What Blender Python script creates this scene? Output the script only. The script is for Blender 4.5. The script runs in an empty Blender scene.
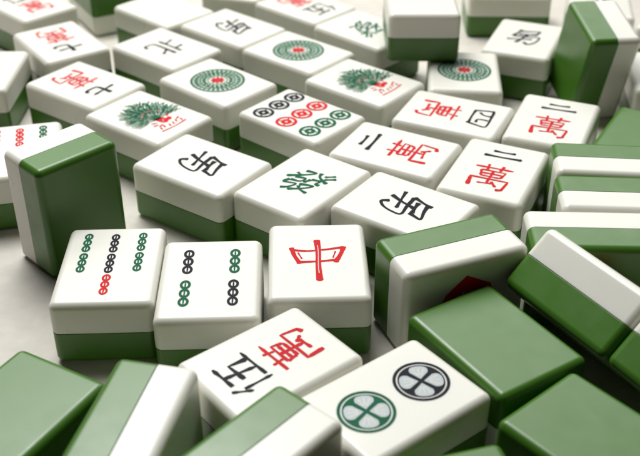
import bpy, bmesh, math, random
import numpy as np
from mathutils import Vector, Matrix
random.seed(4)
S=bpy.context.scene; COL=S.collection
W,H,T=2.8,3.8,2.0
SPLIT=0.03
# ---------------- camera
TH=math.radians(33); F=1000.0; D0=29.4
tgt=Vector((0,0,T)); cpos=tgt+D0*Vector((0,-math.cos(TH),math.sin(TH)))
fwd=(tgt-cpos).normalized(); right=Vector((1,0,0)); up=right.cross(fwd)
cd=bpy.data.cameras.new('camera'); cam=bpy.data.objects.new('camera',cd); COL.objects.link(cam)
cam.location=cpos; cam.rotation_euler=fwd.to_track_quat('-Z','Y').to_euler()
cd.sensor_width=36; cd.lens=36*F/640; cd.clip_start=0.5; cd.clip_end=3000
cd.dof.use_dof=True; cd.dof.focus_distance=28.5; cd.dof.aperture_fstop=0.20
S.camera=cam
def at(px,py,z):
    d=right*(px-320)+up*(228-py)+fwd*F
    t=(z-cpos.z)/d.z
    return cpos+d*t
# ---------------- materials
def mat(name,col,rough=.3,sss=0,rad=(1,.9,.7),scl=.35,bump=.0,var=.06,scale=3.0,spec=.5):
    m=bpy.data.materials.new(name); m.use_nodes=True; nt=m.node_tree; b=nt.nodes['Principled BSDF']
    b.inputs['Specular IOR Level'].default_value=spec
    tc=nt.nodes.new('ShaderNodeTexCoord'); oi=nt.nodes.new('ShaderNodeObjectInfo')
    add=nt.nodes.new('ShaderNodeVectorMath'); add.operation='MULTIPLY_ADD'
    nt.links.new(oi.outputs['Random'],add.inputs[0]); add.inputs[1].default_value=(37,51,23)
    nt.links.new(tc.outputs['Object'],add.inputs[2])
    n=nt.nodes.new('ShaderNodeTexNoise'); n.inputs['Scale'].default_value=scale; n.inputs['Detail'].default_value=5
    nt.links.new(add.outputs[0],n.inputs['Vector'])
    mx=nt.nodes.new('ShaderNodeMix'); mx.data_type='RGBA'
    mx.inputs['A'].default_value=(*[c*(1-var) for c in col],1); mx.inputs['B'].default_value=(*[min(1,c*(1+var)) for c in col],1)
    nt.links.new(n.outputs['Fac'],mx.inputs['Factor']); nt.links.new(mx.outputs['Result'],b.inputs['Base Color'])
    n2=nt.nodes.new('ShaderNodeTexNoise'); n2.inputs['Scale'].default_value=scale*2.3; n2.inputs['Detail'].default_value=6
    nt.links.new(add.outputs[0],n2.inputs['Vector'])
    mr=nt.nodes.new('ShaderNodeMapRange'); mr.inputs['To Min'].default_value=rough*.75; mr.inputs['To Max'].default_value=rough*1.3
    nt.links.new(n2.outputs['Fac'],mr.inputs['Value']); nt.links.new(mr.outputs[0],b.inputs['Roughness'])
    if sss:
        b.inputs['Subsurface Weight'].default_value=sss; b.inputs['Subsurface Radius'].default_value=rad; b.inputs['Subsurface Scale'].default_value=scl
    if bump:
        bp=nt.nodes.new('ShaderNodeBump'); bp.inputs['Strength'].default_value=bump; bp.inputs['Distance'].default_value=.02
        nt.links.new(n2.outputs['Fac'],bp.inputs['Height']); nt.links.new(bp.outputs[0],b.inputs['Normal'])
    return m
MW=mat('white_melamine',(.725,.715,.645),.30,.3,(1,.88,.55),.35,var=.012,scale=.5,spec=.48)
MG=mat('green_melamine',(.050,.150,.012),.33,var=.06,scale=.8,spec=.5)
MRED=mat('red_paint',(.56,.010,.014),.5,spec=.08); MBLK=mat('black_paint',(.008,.010,.015),.5,spec=.08)
MGRN=mat('green_paint',(.004,.10,.045),.5,spec=.08); MGRY=mat('grey_blue_wash',(.38,.43,.44),.4)
MLG=mat('light_green_paint',(.028,.165,.085),.5,spec=.1)
MTAB=mat('table_laminate',(.58,.55,.49),.6,bump=.6,var=.16,scale=1.6,spec=.35)
# ---------------- tile bodies
def make_body():
    res=[]
    for part in (0,1):
        bm=bmesh.new(); bmesh.ops.create_cube(bm,size=1)
        bmesh.ops.scale(bm,vec=(W,H,T),verts=bm.verts)
        bmesh.ops.bevel(bm,geom=list(bm.edges),offset=.22,segments=7,profile=.5,affect='EDGES')
        z=SPLIT+(.006 if part==0 else -.006)
        bmesh.ops.bisect_plane(bm,geom=list(bm.verts)+list(bm.edges)+list(bm.faces),plane_co=(0,0,z),plane_no=(0,0,1),clear_inner=(part==0),clear_outer=(part==1))
        ed=[e for e in bm.edges if e.is_boundary]
        f=bmesh.ops.holes_fill(bm,edges=ed)['faces']
        bmesh.ops.bevel(bm,geom=[e for e in bm.edges if any(x in f for x in e.link_faces)],offset=.014,segments=2,profile=.5,affect='EDGES')
        bmesh.ops.recalc_face_normals(bm,faces=bm.faces)
        for fc in bm.faces: fc.smooth=True
        me=bpy.data.meshes.new('face_layer' if part==0 else 'back_layer'); bm.to_mesh(me); bm.free()
        me.materials.append(MW if part==0 else MG); res.append(me)
    return res
ME_F,ME_B=make_body()
# ---------------- glyphs
def cr(pts,n=8):
    if len(pts)==2:
        return [(pts[0][0]+(pts[1][0]-pts[0][0])*i/n,pts[0][1]+(pts[1][1]-pts[0][1])*i/n) for i in range(n+1)]
    P=[pts[0]]+list(pts)+[pts[-1]]; out=[]
    for k in range(1,len(P)-2):
        for i in range(n):
            t=i/n; a=[]
            for c in (0,1):
                p0,p1,p2,p3=P[k-1][c],P[k][c],P[k+1][c],P[k+2][c]
                a.append(.5*((2*p1)+(-p0+p2)*t+(2*p0-5*p1+4*p2-p3)*t*t+(-p0+3*p1-3*p2+p3)*t**3))
            out.append(tuple(a))
    out.append(pts[-1]); return out
class G:
    def __init__(s): s.bm=bmesh.new(); s.k=0; s.mats=[]
    def z(s): s.k+=1; return T/2+.004+.0003*s.k
    def mi(s,m):
        if m not in s.mats: s.mats.append(m)
        return s.mats.index(m)
    def stroke(s,pts,w,m,tf,sharp=False,taper=.35,rag=.0):
        if sharp:
            q=[]
            for a,b in zip(pts[:-1],pts[1:]): q+=[(a[0]+(b[0]-a[0])*i/6,a[1]+(b[1]-a[1])*i/6) for i in range(6)]
            q.append(pts[-1])
        else: q=cr(pts)
        q=[tf(p) for p in q]; n=len(q); z=s.z(); L=[];R=[]
        for i,p in enumerate(q):
            a=q[max(0,i-1)]; b=q[min(n-1,i+1)]; dx,dy=b[0]-a[0],b[1]-a[1]; l=math.hypot(dx,dy) or 1
            t=i/(n-1); ww=w*(1-taper*math.sin(math.pi*t))*(1+random.uniform(-rag,rag))
            if i==0: ww*=.6
            if i==n-1: ww*=.3
            nx,ny=-dy/l*ww/2,dx/l*ww/2
            L.append(s.bm.verts.new((p[0]+nx,p[1]+ny,z))); R.append(s.bm.verts.new((p[0]-nx,p[1]-ny,z)))
        mi=s.mi(m)
        for i in range(n-1):
            f=s.bm.faces.new((R[i],R[i+1],L[i+1],L[i])); f.material_index=mi
    def poly(s,pts,m):
        z=s.z(); mi=s.mi(m); f=s.bm.faces.new([s.bm.verts.new((x,y,z)) for x,y in pts]); f.material_index=mi
        f.normal_update()
        if f.normal.z<0: f.normal_flip()
    def ring(s,c,r0,r1,m,n=40,sx=1,sy=1):
        z=s.z(); mi=s.mi(m); a=[];b=[]
        for i in range(n):
            t=2*math.pi*i/n; cs,sn=math.cos(t)*sx,math.sin(t)*sy
            b.append(s.bm.verts.new((c[0]+r1*cs,c[1]+r1*sn,z)))
            if r0>0: a.append(s.bm.verts.new((c[0]+r0*cs,c[1]+r0*sn,z)))
        if r0>0:
            for i in range(n):
                j=(i+1)%n; f=s.bm.faces.new((a[i],b[i],b[j],a[j])); f.material_index=mi
        else:
            f=s.bm.faces.new(b); f.material_index=mi
    def leaf(s,c,ang,l,w,m,off=0,n=10):
        z=s.z(); mi=s.mi(m); vs=[]; ca,sa=math.cos(ang),math.sin(ang)
        for i in range(n):
            t=2*math.pi*i/n; x=off+l/2+l/2*math.cos(t); y=w/2*math.sin(t)
            vs.append(s.bm.verts.new((c[0]+x*ca-y*sa,c[1]+x*sa+y*ca,z)))
        f=s.bm.faces.new(vs); f.material_index=mi
    def mesh(s,name):
        me=bpy.data.meshes.new(name); s.bm.to_mesh(me); s.bm.free()
        for m in s.mats: me.materials.append(m)
        return me
CH={
'wan':[[(-.85,.74),(.85,.8)],[(-.33,1.02),(-.27,.52)],[(.33,1.02),(.25,.54)],[(-.5,.46),(-.42,-.02)],[(-.5,.46),(.55,.5),(.45,.0)],[(-.44,.22),(.46,.25)],[(-.42,-.02),(.45,.0)],[(0,.45),(-.02,-.62)],[(-.72,-1.0),(-.78,-.24),(.85,-.2),(.76,-.9),(.5,-1.0)],[(-.42,-.66),(.3,-.58)],[(.18,-.42),(.42,-.76)]],
'er':[[(-.55,.42),(.0,.38),(.55,.52)],[(-.9,-.45),(.0,-.42),(.95,-.28)]],
'qi':[[(-.9,-.05),(.85,.25)],[(-.1,.9),(-.08,-.55),(.15,-.8),(.75,-.72),(.85,-.4)]],
'si':[[(-.95,.7),(-.92,.1),(-.72,-.75)],[(-.92,.66),(-.2,.72),(.6,.78),(.98,.66),(.92,.1),(.74,-.78)],[(-.30,.62),(-.34,.1),(-.62,-.25)],[(.22,.66),(.20,.1),(.30,-.12),(.62,-.1)],[(-.72,-.66),(0,-.64),(.74,-.58)]],
'wu':[[(-.6,1.0),(-.95,.2)],[(-.72,.45),(-.72,-.95)],[(-.35,.72),(.85,.8)],[(.2,.75),(.0,-.75)],[(-.3,.1),(.65,.15),(.58,-.72)],[(-.5,-.82),(1.0,-.76)]],
'feng':[[(-.42,1.06),(-.54,.6),(-.76,.04)],[(-.54,.80),(.05,.92),(.70,1.06),(.66,.78),(.54,.44)],[(-.46,.40),(.05,.46),(.50,.56)],[(-.76,.04),(.1,.10),(.84,.22),(.84,-.26),(.66,-.72),(.36,-.98),(.10,-.70)],[(-1.0,-.52),(-.3,-.36),(.50,-.18)],[(.06,.44),(-.02,.1),(-.14,-.34),(-.40,-.86)]],
'bei':[[(-.9,.4),(-.3,.45)],[(-.25,1.0),(-.28,-.9)],[(-1.0,-.55),(-.25,-.3)],[(.9,.62),(.3,.3)],[(.25,1.0),(.25,-.6),(.45,-.85),(.95,-.8),(1.0,-.5)]],
'dong':[[(-.8,.68),(.8,.72)],[(-.55,.4),(-.48,-.22)],[(-.55,.4),(.6,.42),(.5,-.2)],[(-.5,.1),(.52,.12)],[(-.48,-.2),(.5,-.18)],[(0,1.05),(0,-1.05)],[(-.05,-.25),(-.9,-.85)],[(.05,-.25),(.95,-.85)]],
'fa':[[(-.65,.95),(-.15,.9),(-.4,.55),(-.95,.12)],[(-.85,.66),(-.55,.46)],[(.08,1.02),(.3,.6),(.98,.15)],[(.78,1.0),(.42,.74)],[(1.0,.74),(.58,.5)],[(-.6,.2),(-.08,.22),(-.12,-.1),(-.58,-.1)],[(-.58,-.1),(-.6,-.42),(-.04,-.4),(-.08,-.8),(-.3,-1.0)],[(.18,.24),(.1,-.14)],[(.18,.24),(.6,.26),(.62,-.05),(.85,-.12)],[(.08,-.36),(.7,-.3),(.5,-.7),(.05,-1.0)],[(.18,-.5),(.5,-.8),(1.0,-1.02)]],
}
SH={'wan','dong','wu'}
def char(key,c,sx,sy,m,w=.13,name='character',taper=.5,jit=.03,sk=0):
    g=G()
    for st in CH[key]:
        st=[(x+random.uniform(-jit,jit),y+random.uniform(-jit,jit)) for x,y in st]
        g.stroke(st,w*random.uniform(.85,1.15),m,lambda p:(c[0]+p[0]*sx+p[1]*sk,c[1]+p[1]*sy+p[0]*sk),sharp=(key in SH),rag=.08,taper=taper)
    return g.mesh(name)
def bamboo(c,m,h=.62,w=.17):
    g=G(); q=h/3
    for s in (-1,0,1):
        g.ring((c[0],c[1]+s*q),w*.50,w,m,24,1,q*.54/w)
    g.stroke([(c[0],c[1]-h*.46),(c[0],c[1]+h*.46)],.045,m,lambda p:p,taper=0)
    return g.mesh('bamboo_mark')
def circ(c,r,m,name='circle_mark'):
    g=G(); g.ring(c,r*.72,r,m,28); g.ring(c,r*.14,r*.50,m,20)
    for k in range(4): g.leaf(c,math.pi/2*k+.4,r*.35,r*.16,m,r*.4)
    return g.mesh(name)
def bigcirc2(c,r,m):
    g=G(); g.ring(c,.88*r,r,m,48); g.ring(c,0,r*.83,m,40)
    for k in range(4):
        a=math.pi/2*k+.25+math.pi/4
        def P(r0,r1,da,mm,fl=.55):
            pts=[(c[0]+r*r0*math.cos(a),c[1]+r*r0*math.sin(a))]
            for i in range(15):
                u=(i-7)/7; t=a+da*u; rr=r0+(r1-r0)*math.sqrt(max(.30,1-fl*abs(u)**4))
                pts.append((c[0]+r*rr*math.cos(t),c[1]+r*rr*math.sin(t)))
            g.poly(pts,mm)
        P(.10,.77,.62,MGRY)
        for s in (-.32,0,.32):
            t=a+s; g.stroke([(c[0]+r*.28*math.cos(a+s*.7),c[1]+r*.28*math.sin(a+s*.7)),(c[0]+r*.64*math.cos(t),c[1]+r*.64*math.sin(t))],.05,MW,lambda p:p)
    return g.mesh('circle_mark')
def one_circle():
    g=G(); R=1.04
    g.ring((0,0),R*.91,R,MGRN,56)
    for k in range(30):
        g.leaf((0,0),2*math.pi*k/30,R*.20,R*.14,MLG,R*.69)
    g.ring((0,0),R*.61,R*.67,MGRN,48)
    for k in range(20): g.leaf((0,0),2*math.pi*(k+.5)/20,R*.17,R*.13,MLG,R*.42)
    g.ring((0,0),R*.34,R*.38,MLG,40)
    for k in range(8): g.leaf((0,0),2*math.pi*k/8,R*.17,R*.11,MRED,R*.10)
    g.ring((0,0),R*.04,R*.11,MRED,20)
    return [g.mesh('circle_mark')]
def peacock():
    g=G(); rr=random.Random(5)
    for k in range(44):
        a=math.radians(-4+188*k/43); L=rr.uniform(.86,1.06)
        for q in (.42,.62,.82,1.0):
            if q<.6 and k%2: continue
            p=(.05+math.cos(a)*1.02*q*L,-.42+math.sin(a)*1.42*q*L)
            g.leaf(p,a+rr.uniform(-.45,.45),rr.uniform(.2,.32),rr.uniform(.04,.068),rr.choice((MLG,MLG,MLG,MGRN)),-.13)
    for k in range(11):
        a=math.radians(4+k*17)
        g.stroke([(0,-.5),(math.cos(a)*.45,-.47+math.sin(a)*.6),(math.cos(a)*1.0,-.45+math.sin(a)*1.4)],.045,MGRN,lambda p:p,taper=0)
    for k in range(4):
        a=math.radians(35+k*35); g.leaf((math.cos(a)*.5,-.45+math.sin(a)*.6),a,.12,.06,MRED,-.06)
    a=g.mesh('bird_tail')
    g=G()
    g.poly([(-.10,-.30),(.12,-.34),(.22,-.6),(.18,-.84),(.04,-.92),(-.10,-.84),(-.14,-.6)],MRED)
    g.poly([(.10,-.80),(.30,-.86),(.42,-.74),(.36,-.62),(.2,-.66)],MRED)
    for k in range(6): g.leaf((-.45+k*.19,-1.12+.05*math.sin(k*2)),1.2+.3*math.sin(k*3.1),.22,.07,MRED,-.1)
    for x,y,an in ((-.35,-.66,2.6),(-.42,-.82,2.9),(-.3,-.95,3.4),(.5,-.95,.4),(.45,-.5,.6)): g.leaf((x,y),an,.24,.075,MRED,-.12)
    g.stroke([(-.6,-1.3),(0,-1.34),(.6,-1.28)],.07,MRED,lambda p:p)
    for q in ((.03,-.5),(.08,-.66),(-.02,-.76)): g.ring(q,0,.03,MW,8)
    return [a,g.mesh('bird_body')]
def zhong():
    g=G(); f=lambda p:(p[0]*.72,p[1]*.92)
    for st,w in (([(-1.04,.64),(-.92,.2),(-.70,-.24)],.18),([(-1.0,.50),(-.4,.44),(.3,.50),(1.06,.62)],.12),([(1.04,.66),(.90,.25),(.66,-.20)],.19),([(-.76,-.16),(0,-.13),(.76,-.06)],.13),([(-.78,.36),(-.62,.0)],.06),([(.70,.40),(.58,.04)],.06)):
        g.stroke(st,w,MRED,f,rag=.1)
    g.stroke([(-.02,1.05),(.02,.4),(.0,-.4),(.03,-1.15)],.21,MRED,f,taper=.25)
    g.stroke([(.0,.75),(.02,.4),(.0,-.4),(.02,-.75)],.03,MW,f)
    return [g.mesh('character')]
def wedge():
    g=G()
    g.poly([(.95,.05),(.50,-.72),(.22,-.82),(.12,-.6),(.52,.02)],MRED)
    g.poly([(.95,.05),(.52,.02),(.12,.5),(.18,.78),(.44,.66)],MRED)
    g.stroke([(.2,-.7),(-.4,-.4)],.2,MRED,lambda p:p); g.stroke([(.2,.6),(-.4,.45)],.2,MRED,lambda p:p)
    g.stroke([(.5,.0),(-.9,.0)],.22,MRED,lambda p:p)
    return [g.mesh('character')]
MK={
'none':[], 'zhong':zhong(), 'wedge':wedge(), 'one':one_circle(),'bird':peacock(),
'b7':[bamboo((x,y),m,.92,.125) for x,y,m in [(-.78,1.05,MGRN),(-.78,.05,MGRN),(0,1.0,MBLK),(0,.0,MBLK),(.78,1.05,MGRN),(.78,.05,MGRN),(0,-1.0,MRED)]],
'b4':[bamboo((x,y),m,1.15,.15) for x,y,m in [(-.65,.75,MBLK),(-.65,-.72,MGRN),(.65,.75,MGRN),(.65,-.72,MBLK)]],
'b7r':[bamboo((x,y),m,.95,.14) for x,y,m in [(-.78,1.05,MRED),(-.78,.05,MRED),(0,1.0,MRED),(0,.0,MRED),(.78,1.05,MGRN),(.78,.05,MGRN),(.78,-1.0,MGRN)]],
'c9':[circ((x,y),.39,m) for y,m in ((1.1,MGRN),(0,MRED),(-1.1,MBLK)) for x in (-.82,0,.82)],
'c2':[bigcirc2((0,.85),.69,MGRN),bigcirc2((0,-.85),.69,MBLK)],
'w2':[char('er',(0,1.0),.68,.42,MBLK,.17,'numeral'),char('wan',(0,-.55),.74,.76,MRED,.15,taper=.5)],
'w4':[char('si',(0,.98),.66,.50,MBLK,.13,'numeral',taper=.4,jit=.02),char('wan',(0,-.55),.72,.75,MRED,.15,taper=.5)],
'w5':[char('wu',(0,.85),.68,.58,MBLK,.175,'numeral',taper=.6),char('wan',(0,-.62),.68,.68,MRED,.145,taper=.5,jit=.015)],
'w7':[char('qi',(0,.95),.62,.45,MBLK,.17,'numeral'),char('wan',(0,-.55),.72,.75,MRED,.15,taper=.5)],
'feng':[char('feng',(0,0),.66,.74,MBLK,.185,taper=.5,jit=.02)], 'bei':[char('bei',(0,0),.64,.75,MBLK,.17)],
'dong':[char('dong',(0,0),.66,.8,MBLK,.15)], 'fa':[char('fa',(0,0),.70,.70,MGRN,.18,taper=.5,jit=.02,sk=.15)],
}
# ---------------- tiles
TI=[]
def tile(kind,cs,mark,label,mass=1,base=0,tilt=(0,0),lean=0,follow=False):
    zt={'up':T,'down':T,'side':W,'end':H}[kind]+base
    hu,hv={'up':(W/2,H/2),'down':(W/2,H/2),'side':(H/2,T/2),'end':(W/2,T/2)}[kind]
    if lean: zt=W*math.cos(lean)
    P=np.array([(a*hu*.97,b*hv*.97) for a,b,_,_ in cs]); Q=np.array([tuple(at(x,y,zt))[:2] for _,_,x,y in cs])
    pc,qc=P.mean(0),Q.mean(0); p=P-pc; q=Q-qc
    a=math.atan2((p[:,0]*q[:,1]-p[:,1]*q[:,0]).sum(),(p*q).sum())
    c,s=math.cos(a),math.sin(a); ctr=qc-np.array([c*pc[0]-s*pc[1],s*pc[0]+c*pc[1]])
    if follow:
        pr=TI[-1]; a=pr['a']; ctr=pr['c']+np.array([math.cos(a),math.sin(a)])*(H+.05)
    TI.append(dict(kind=kind,c=ctr,c0=ctr.copy(),a=a,hu=hu,hv=hv,z0=base,z1=zt,mark=mark,label=label,mass=mass,tilt=tilt,lean=lean))
U,D,SD,EN='up','down','side','end'
tile(U,[(-1,1,266,223),(1,1,367,221),(1,-1,371,294),(-1,-1,268,297)],'zhong','white tile face up with one red character, right end of the front row',4)
tile(U,[(-1,1,163,241),(1,1,263,241),(1,-1,265,322),(-1,-1,155,319)],'b4','white tile face up with four bamboo sticks, two green and two black',4)
tile(U,[(-1,1,69,229),(1,1,165,228),(1,-1,153,303),(-1,-1,52,301)],'b7','white tile face up with seven bamboo sticks, the nearest one red',4)
tile(U,[(1,-1,293,311),(-1,-1,362,355),(1,1,176,362)],'w5','white tile turned sideways in front of the row with black and red characters',3)
tile(U,[(1,-1,425,341),(-1,-1,499,392),(1,1,303,398)],'c2','white tile face up with one green and one black wheel circle',3)
tile(D,[(-1,1,398,318),(1,1,486,282),(1,-1,560,350)],'none','face down tile with pale green top lying behind the two circle tile',3)
tile(D,[(1,1,567,362),(-1,1,487,405),(1,-1,660,425)],'none','large face down green tile in the bottom right corner',2)
tile(D,[(-1,1,394,454),(1,1,470,438)],'none','face down green tile barely seen at the bottom edge right of centre',1)
tile(D,[(-1,1,20,347),(1,1,107,383)],'none','face down green tile in the bottom left corner',2)
tile(SD,[(-1,-1,124,361),(-1,1,199,368),(1,-1,66,460)],'none','tile on its long side near bottom left, green on the left and white right',2)
tile(SD,[(-1,-1,285,376),(-1,1,341,407),(1,-1,163,458)],'none','tile on its long side at the bottom, diagonal green strip above white strip',2)
tile(SD,[(1,-1,371,240),(-1,-1,499,208),(-1,1,527,234),(1,1,386,268)],'wedge','tile on its long side with a red character on its shaded white face',3)
LN=math.radians(42)
tile(SD,[(-1,-1,511,286),(1,-1,592,349)],'w7','leaning tile at right, white band above dark green band, beside the face down one',2,lean=LN)
tile(SD,[(-1,-1,592,348),(1,-1,668,412)],'w7','leaning tile cut by the right edge, end to end with another',1,lean=LN,follow=True)
tile(SD,[(1,-1,550,141),(1,1,552,170),(-1,1,672,174)],'none','rearmost of three tiles on edge at the right, green strip behind white',3)
tile(SD,[(1,-1,566,184),(1,1,567,212),(-1,1,690,216)],'none','middle one of the three tiles standing on edge at the right',2)
tile(SD,[(-1,1,525,204),(-1,-1,527,234),(1,-1,672,240)],'none','foremost of three tiles on edge at right, dark green back to the viewer',3)
tile(U,[(1,-1,137,160),(1,1,236,207),(-1,1,277,165),(-1,-1,183,130)],'feng','white tile with a single black character just behind the four bamboo tile',3)
tile(U,[(-1,-1,236,192),(-1,1,305,148),(1,1,382,180),(1,-1,320,228)],'fa','white tile with a single dark green character in the middle of the table',3)
tile(U,[(1,-1,330,203),(-1,-1,372,170),(-1,1,482,208),(1,1,440,243)],'feng','white tile with a black character, just behind the tile with the shaded face',3)
tile(U,[(-1,1,466,137),(1,1,551,152),(-1,-1,427,188)],'w2','white tile with two black strokes above red, left of three tiles on edge',3)
tile(U,[(-1,1,328,152),(1,1,362,116),(1,-1,468,142),(-1,-1,435,182)],'w2','white tile lying crosswise, two black strokes at left and red character at right',3)
tile(U,[(-1,1,522,92),(1,1,609,104),(-1,-1,497,136)],'w2','white tile with two black strokes over red, below the upright tile at upper right',2)
tile(U,[(1,-1,388,112),(-1,-1,408,84),(-1,1,518,104),(1,1,497,138)],'w4','white tile with red character at left and boxed black numeral at right',2)
tile(U,[(1,-1,243,113),(-1,-1,290,84),(-1,1,380,122),(1,1,335,155)],'c9','white tile with nine small circles in black, red and green rows',2)
tile(U,[(-1,1,296,78),(1,1,343,50),(1,-1,427,80),(-1,-1,382,112)],'bird','white tile with green feathered bird, the one behind the nine circle tile',2)
tile(U,[(-1,1,88,113),(1,1,132,82),(1,-1,215,122),(-1,-1,172,152)],'bird','white tile with green feathered bird, the one at left near the upright tile',2)
tile(U,[(1,-1,160,76),(-1,-1,205,52),(-1,1,276,85),(1,1,232,112)],'one','white tile with one big ornate circle, the leftmost and nearest such tile',2)
tile(U,[(1,-1,245,48),(-1,-1,285,26),(-1,1,352,52),(1,1,316,78)],'one','white tile with one big ornate circle, the farther one near the top centre',2)
tile(U,[(-1,1,430,50),(-1,-1,425,90),(1,-1,508,92)],'one','white tile with a big circle partly hidden by the tile stacked above it',5)
tile(U,[(1,-1,27,83),(-1,-1,78,58),(-1,1,155,88),(1,1,105,115)],'w7','white tile with red character and black seven, the nearer of the two at left',2)
tile(U,[(1,1,35,72),(-1,1,106,48),(-1,-1,72,14)],'w7','white tile with red character and black seven, the farther one in upper left',2)
tile(U,[(1,-1,112,42),(-1,-1,155,20),(-1,1,225,50),(1,1,182,75)],'bei','white tile with small black character behind the left ornate circle tile',1)
tile(U,[(1,-1,190,25),(-1,-1,228,8),(-1,1,292,32),(1,1,256,52)],'feng','white tile with black character beside the farther ornate circle tile',1)
tile(U,[(-1,1,218,12),(1,1,168,30)],'none','blank looking white tile at the top edge left of centre',1)
tile(U,[(-1,1,354,6),(1,1,314,22)],'w5','white tile with red character cut by the top edge in the middle',1)
tile(U,[(1,-1,318,25),(-1,-1,350,5),(-1,1,412,30)],'fa','white tile with green character left of the tile stacked on top',1)
tile(U,[(-1,-1,387,14),(1,-1,464,14)],'none','white and green tile stacked on top of others at the top edge',5,base=T+.01)
tile(U,[(-1,-1,494,55),(1,-1,562,64),(1,1,579,33)],'feng','white tile with black character left of the upright tile at upper right',3)
tile(EN,[(1,-1,584,32),(1,1,624,28),(-1,-1,568,12)],'w2','upright tile standing on its end at upper right, green back facing left',12,tilt=(13,4))
tile(U,[(-1,-1,618,88),(1,-1,698,92)],'none','white tile at the right edge behind the upright tile',1)
tile(D,[(-1,1,615,113),(-1,-1,590,146)],'none','face down green tile at the right edge behind the three tiles on edge',1)
tile(U,[(-1,-1,572,14),(1,-1,634,18)],'bei','white tile with black character behind the upright tile at upper right',1)
tile(U,[(-1,-1,640,26),(1,-1,698,38)],'dong','white tile in the top right corner',1)
tile(U,[(1,-1,466,-4),(1,1,556,-3)],'none','tile cut by the top edge just right of the stacked tile',1)
tile(U,[(-1,-1,-60,86),(1,-1,20,86)],'none','white tile cut by the left edge beside the tile with black seven',1)
tile(U,[(1,1,60,120),(-1,1,-20,128)],'b7r','white tile with bamboo sticks half hidden behind the upright tile at left',1)
tile(U,[(-1,-1,20,22),(1,-1,80,4)],'w5','white tile with red character in the top left corner, cut by the frame',2)
tile(D,[(-1,-1,92,-4),(1,-1,146,-14)],'none','tile at the top edge, between the corner tile and the blank looking tile',.4)
tile(U,[(-1,-1,214,-2),(1,-1,268,4)],'none','white tile just showing at the top edge between two others',.4)
tile(EN,[(-1,-1,29,172),(1,-1,115,140),(-1,1,11,152)],'bird','upright tile on its end at left, dark green back facing the viewer',8)
# push overlapping footprints apart
def axes(t): c,s=math.cos(t['a']),math.sin(t['a']); return np.array([c,s]),np.array([-s,c])
def sat(A,B,gap=.03):
    best=1e9; bv=None; d=B['c']-A['c']
    Aa,Ba=axes(A),axes(B)
    for ax in (*Aa,*Ba):
        ra=A['hu']*abs(Aa[0]@ax)+A['hv']*abs(Aa[1]@ax); rb=B['hu']*abs(Ba[0]@ax)+B['hv']*abs(Ba[1]@ax)
        dd=d@ax; pen=ra+rb+gap-abs(dd)
        if pen<=0: return None
        if pen<best: best=pen; bv=ax*(1 if dd>=0 else -1)
    return best,bv
for it in range(300):
    mx=0
    for i in range(len(TI)):
        for j in range(i+1,len(TI)):
            A,B=TI[i],TI[j]
            if A['lean'] or B['lean']: continue
            if A['z1']<=B['z0'] or B['z1']<=A['z0']: continue
            if abs(A['c'][0]-B['c'][0])>5 or abs(A['c'][1]-B['c'][1])>5: continue
            r=sat(A,B)
            if r:
                p,v=r; mx=max(mx,p); m=A['mass']+B['mass']
                A['c']=A['c']-v*p*B['mass']/m*.6; B['c']=B['c']+v*p*A['mass']/m*.6
    if mx<.005: break
def child(me,root,wn=False):
    o=bpy.data.objects.new(me.name.split('.')[0],me); COL.objects.link(o); o.parent=root
    if wn:
        m=o.modifiers.new('wn','WEIGHTED_NORMAL'); m.keep_sharp=False; m.weight=80
    return o
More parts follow.
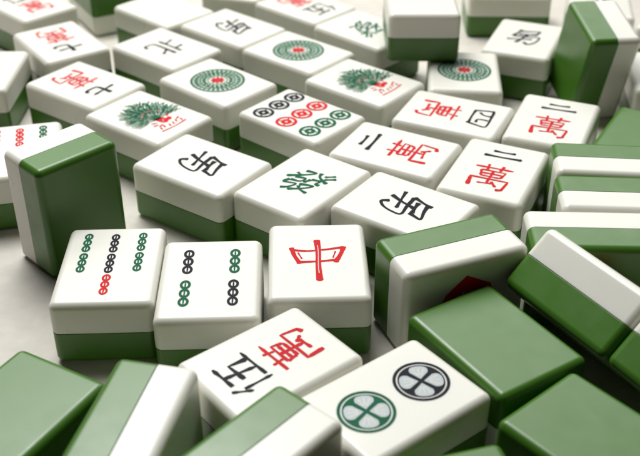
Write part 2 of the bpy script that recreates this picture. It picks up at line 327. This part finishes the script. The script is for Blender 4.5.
for t in TI:
    e=bpy.data.objects.new('mahjong_tile',None); COL.objects.link(e)
    e['label']=t['label']; e['category']='mahjong tile'; e['group']='mahjong tiles jumbled on the table'
    u,v=axes(t); u=Vector((*u,0)); v=Vector((*v,0)); Z=Vector((0,0,1))
    k=t['kind']
    if k=='up': X,Y,ZZ=u,v,Z
    elif k=='down': X,Y,ZZ=-u,v,-Z
    elif k=='side': X,Y,ZZ=Z,u,v
    else: X,Y,ZZ=-u,Z,v
    R3=Matrix((X,Y,ZZ)).transposed()
    tx,ty=t['tilt']; pos=Vector((t['c'][0],t['c'][1],(t['z0']+t['z1'])/2))
    if tx or ty:
        R3=Matrix.Rotation(math.radians(tx),3,'X')@Matrix.Rotation(math.radians(ty),3,'Y')@R3
        pos.z=-min((R3@Vector((a*(W/2-.06),b*(H/2-.06),c*(T/2-.06)))).z for a in(-1,1) for b in(-1,1) for c in(-1,1))
    if t['lean']:
        ph=t['lean']; X=Z*math.cos(ph)-v*math.sin(ph); N=v*math.cos(ph)+Z*math.sin(ph)
        R3=Matrix((X,u,N)).transposed()
        E=Vector((t['c'][0],t['c'][1],W*math.cos(ph)))-v*T/2
        pos=E-X*W/2+N*T/2; pos.z-=.05
    M=R3.to_4x4(); M.translation=pos
    e.matrix_world=M
    child(ME_F,e,True); child(ME_B,e,True)
    for me in MK[t['mark']]: child(me,e)
# table slab
bm=bmesh.new(); bmesh.ops.create_cube(bm,size=1); bmesh.ops.scale(bm,vec=(90,72,2.5),verts=bm.verts)
bmesh.ops.translate(bm,vec=(0,24,-1.25),verts=bm.verts)
bmesh.ops.bevel(bm,geom=list(bm.edges),offset=.5,segments=4,profile=.5,affect='EDGES')
me=bpy.data.meshes.new('table_top'); bm.to_mesh(me); bm.free(); me.materials.append(MTAB)
o=bpy.data.objects.new('table_surface',me); COL.objects.link(o); o['kind']='structure'; o['label']='pale off white table surface under the tiles'
# lights
w=bpy.data.worlds.new('World'); S.world=w; w.use_nodes=True
w.node_tree.nodes['Background'].inputs[0].default_value=(1,.94,.78,1); w.node_tree.nodes['Background'].inputs[1].default_value=.015
def area(name,loc,tg,sx,sy,L,col=(1,1,1)):
    l=bpy.data.lights.new(name,'AREA'); l.shape='RECTANGLE'; l.size=sx; l.size_y=sy; l.energy=L*math.pi*sx*sy; l.color=col
    o=bpy.data.objects.new(name,l); COL.objects.link(o); o.location=loc
    o.rotation_euler=(Vector(tg)-Vector(loc)).to_track_quat('-Z','Y').to_euler()
area('window_light',(-4,56,60),(0,0,0),100,58,3.5,(1,1,.98))
area('ceiling_lamp',(-14,26,58),(0,0,0),28,28,15,(1,1,.99))
S.view_settings.view_transform='Standard'; S.view_settings.look='None'
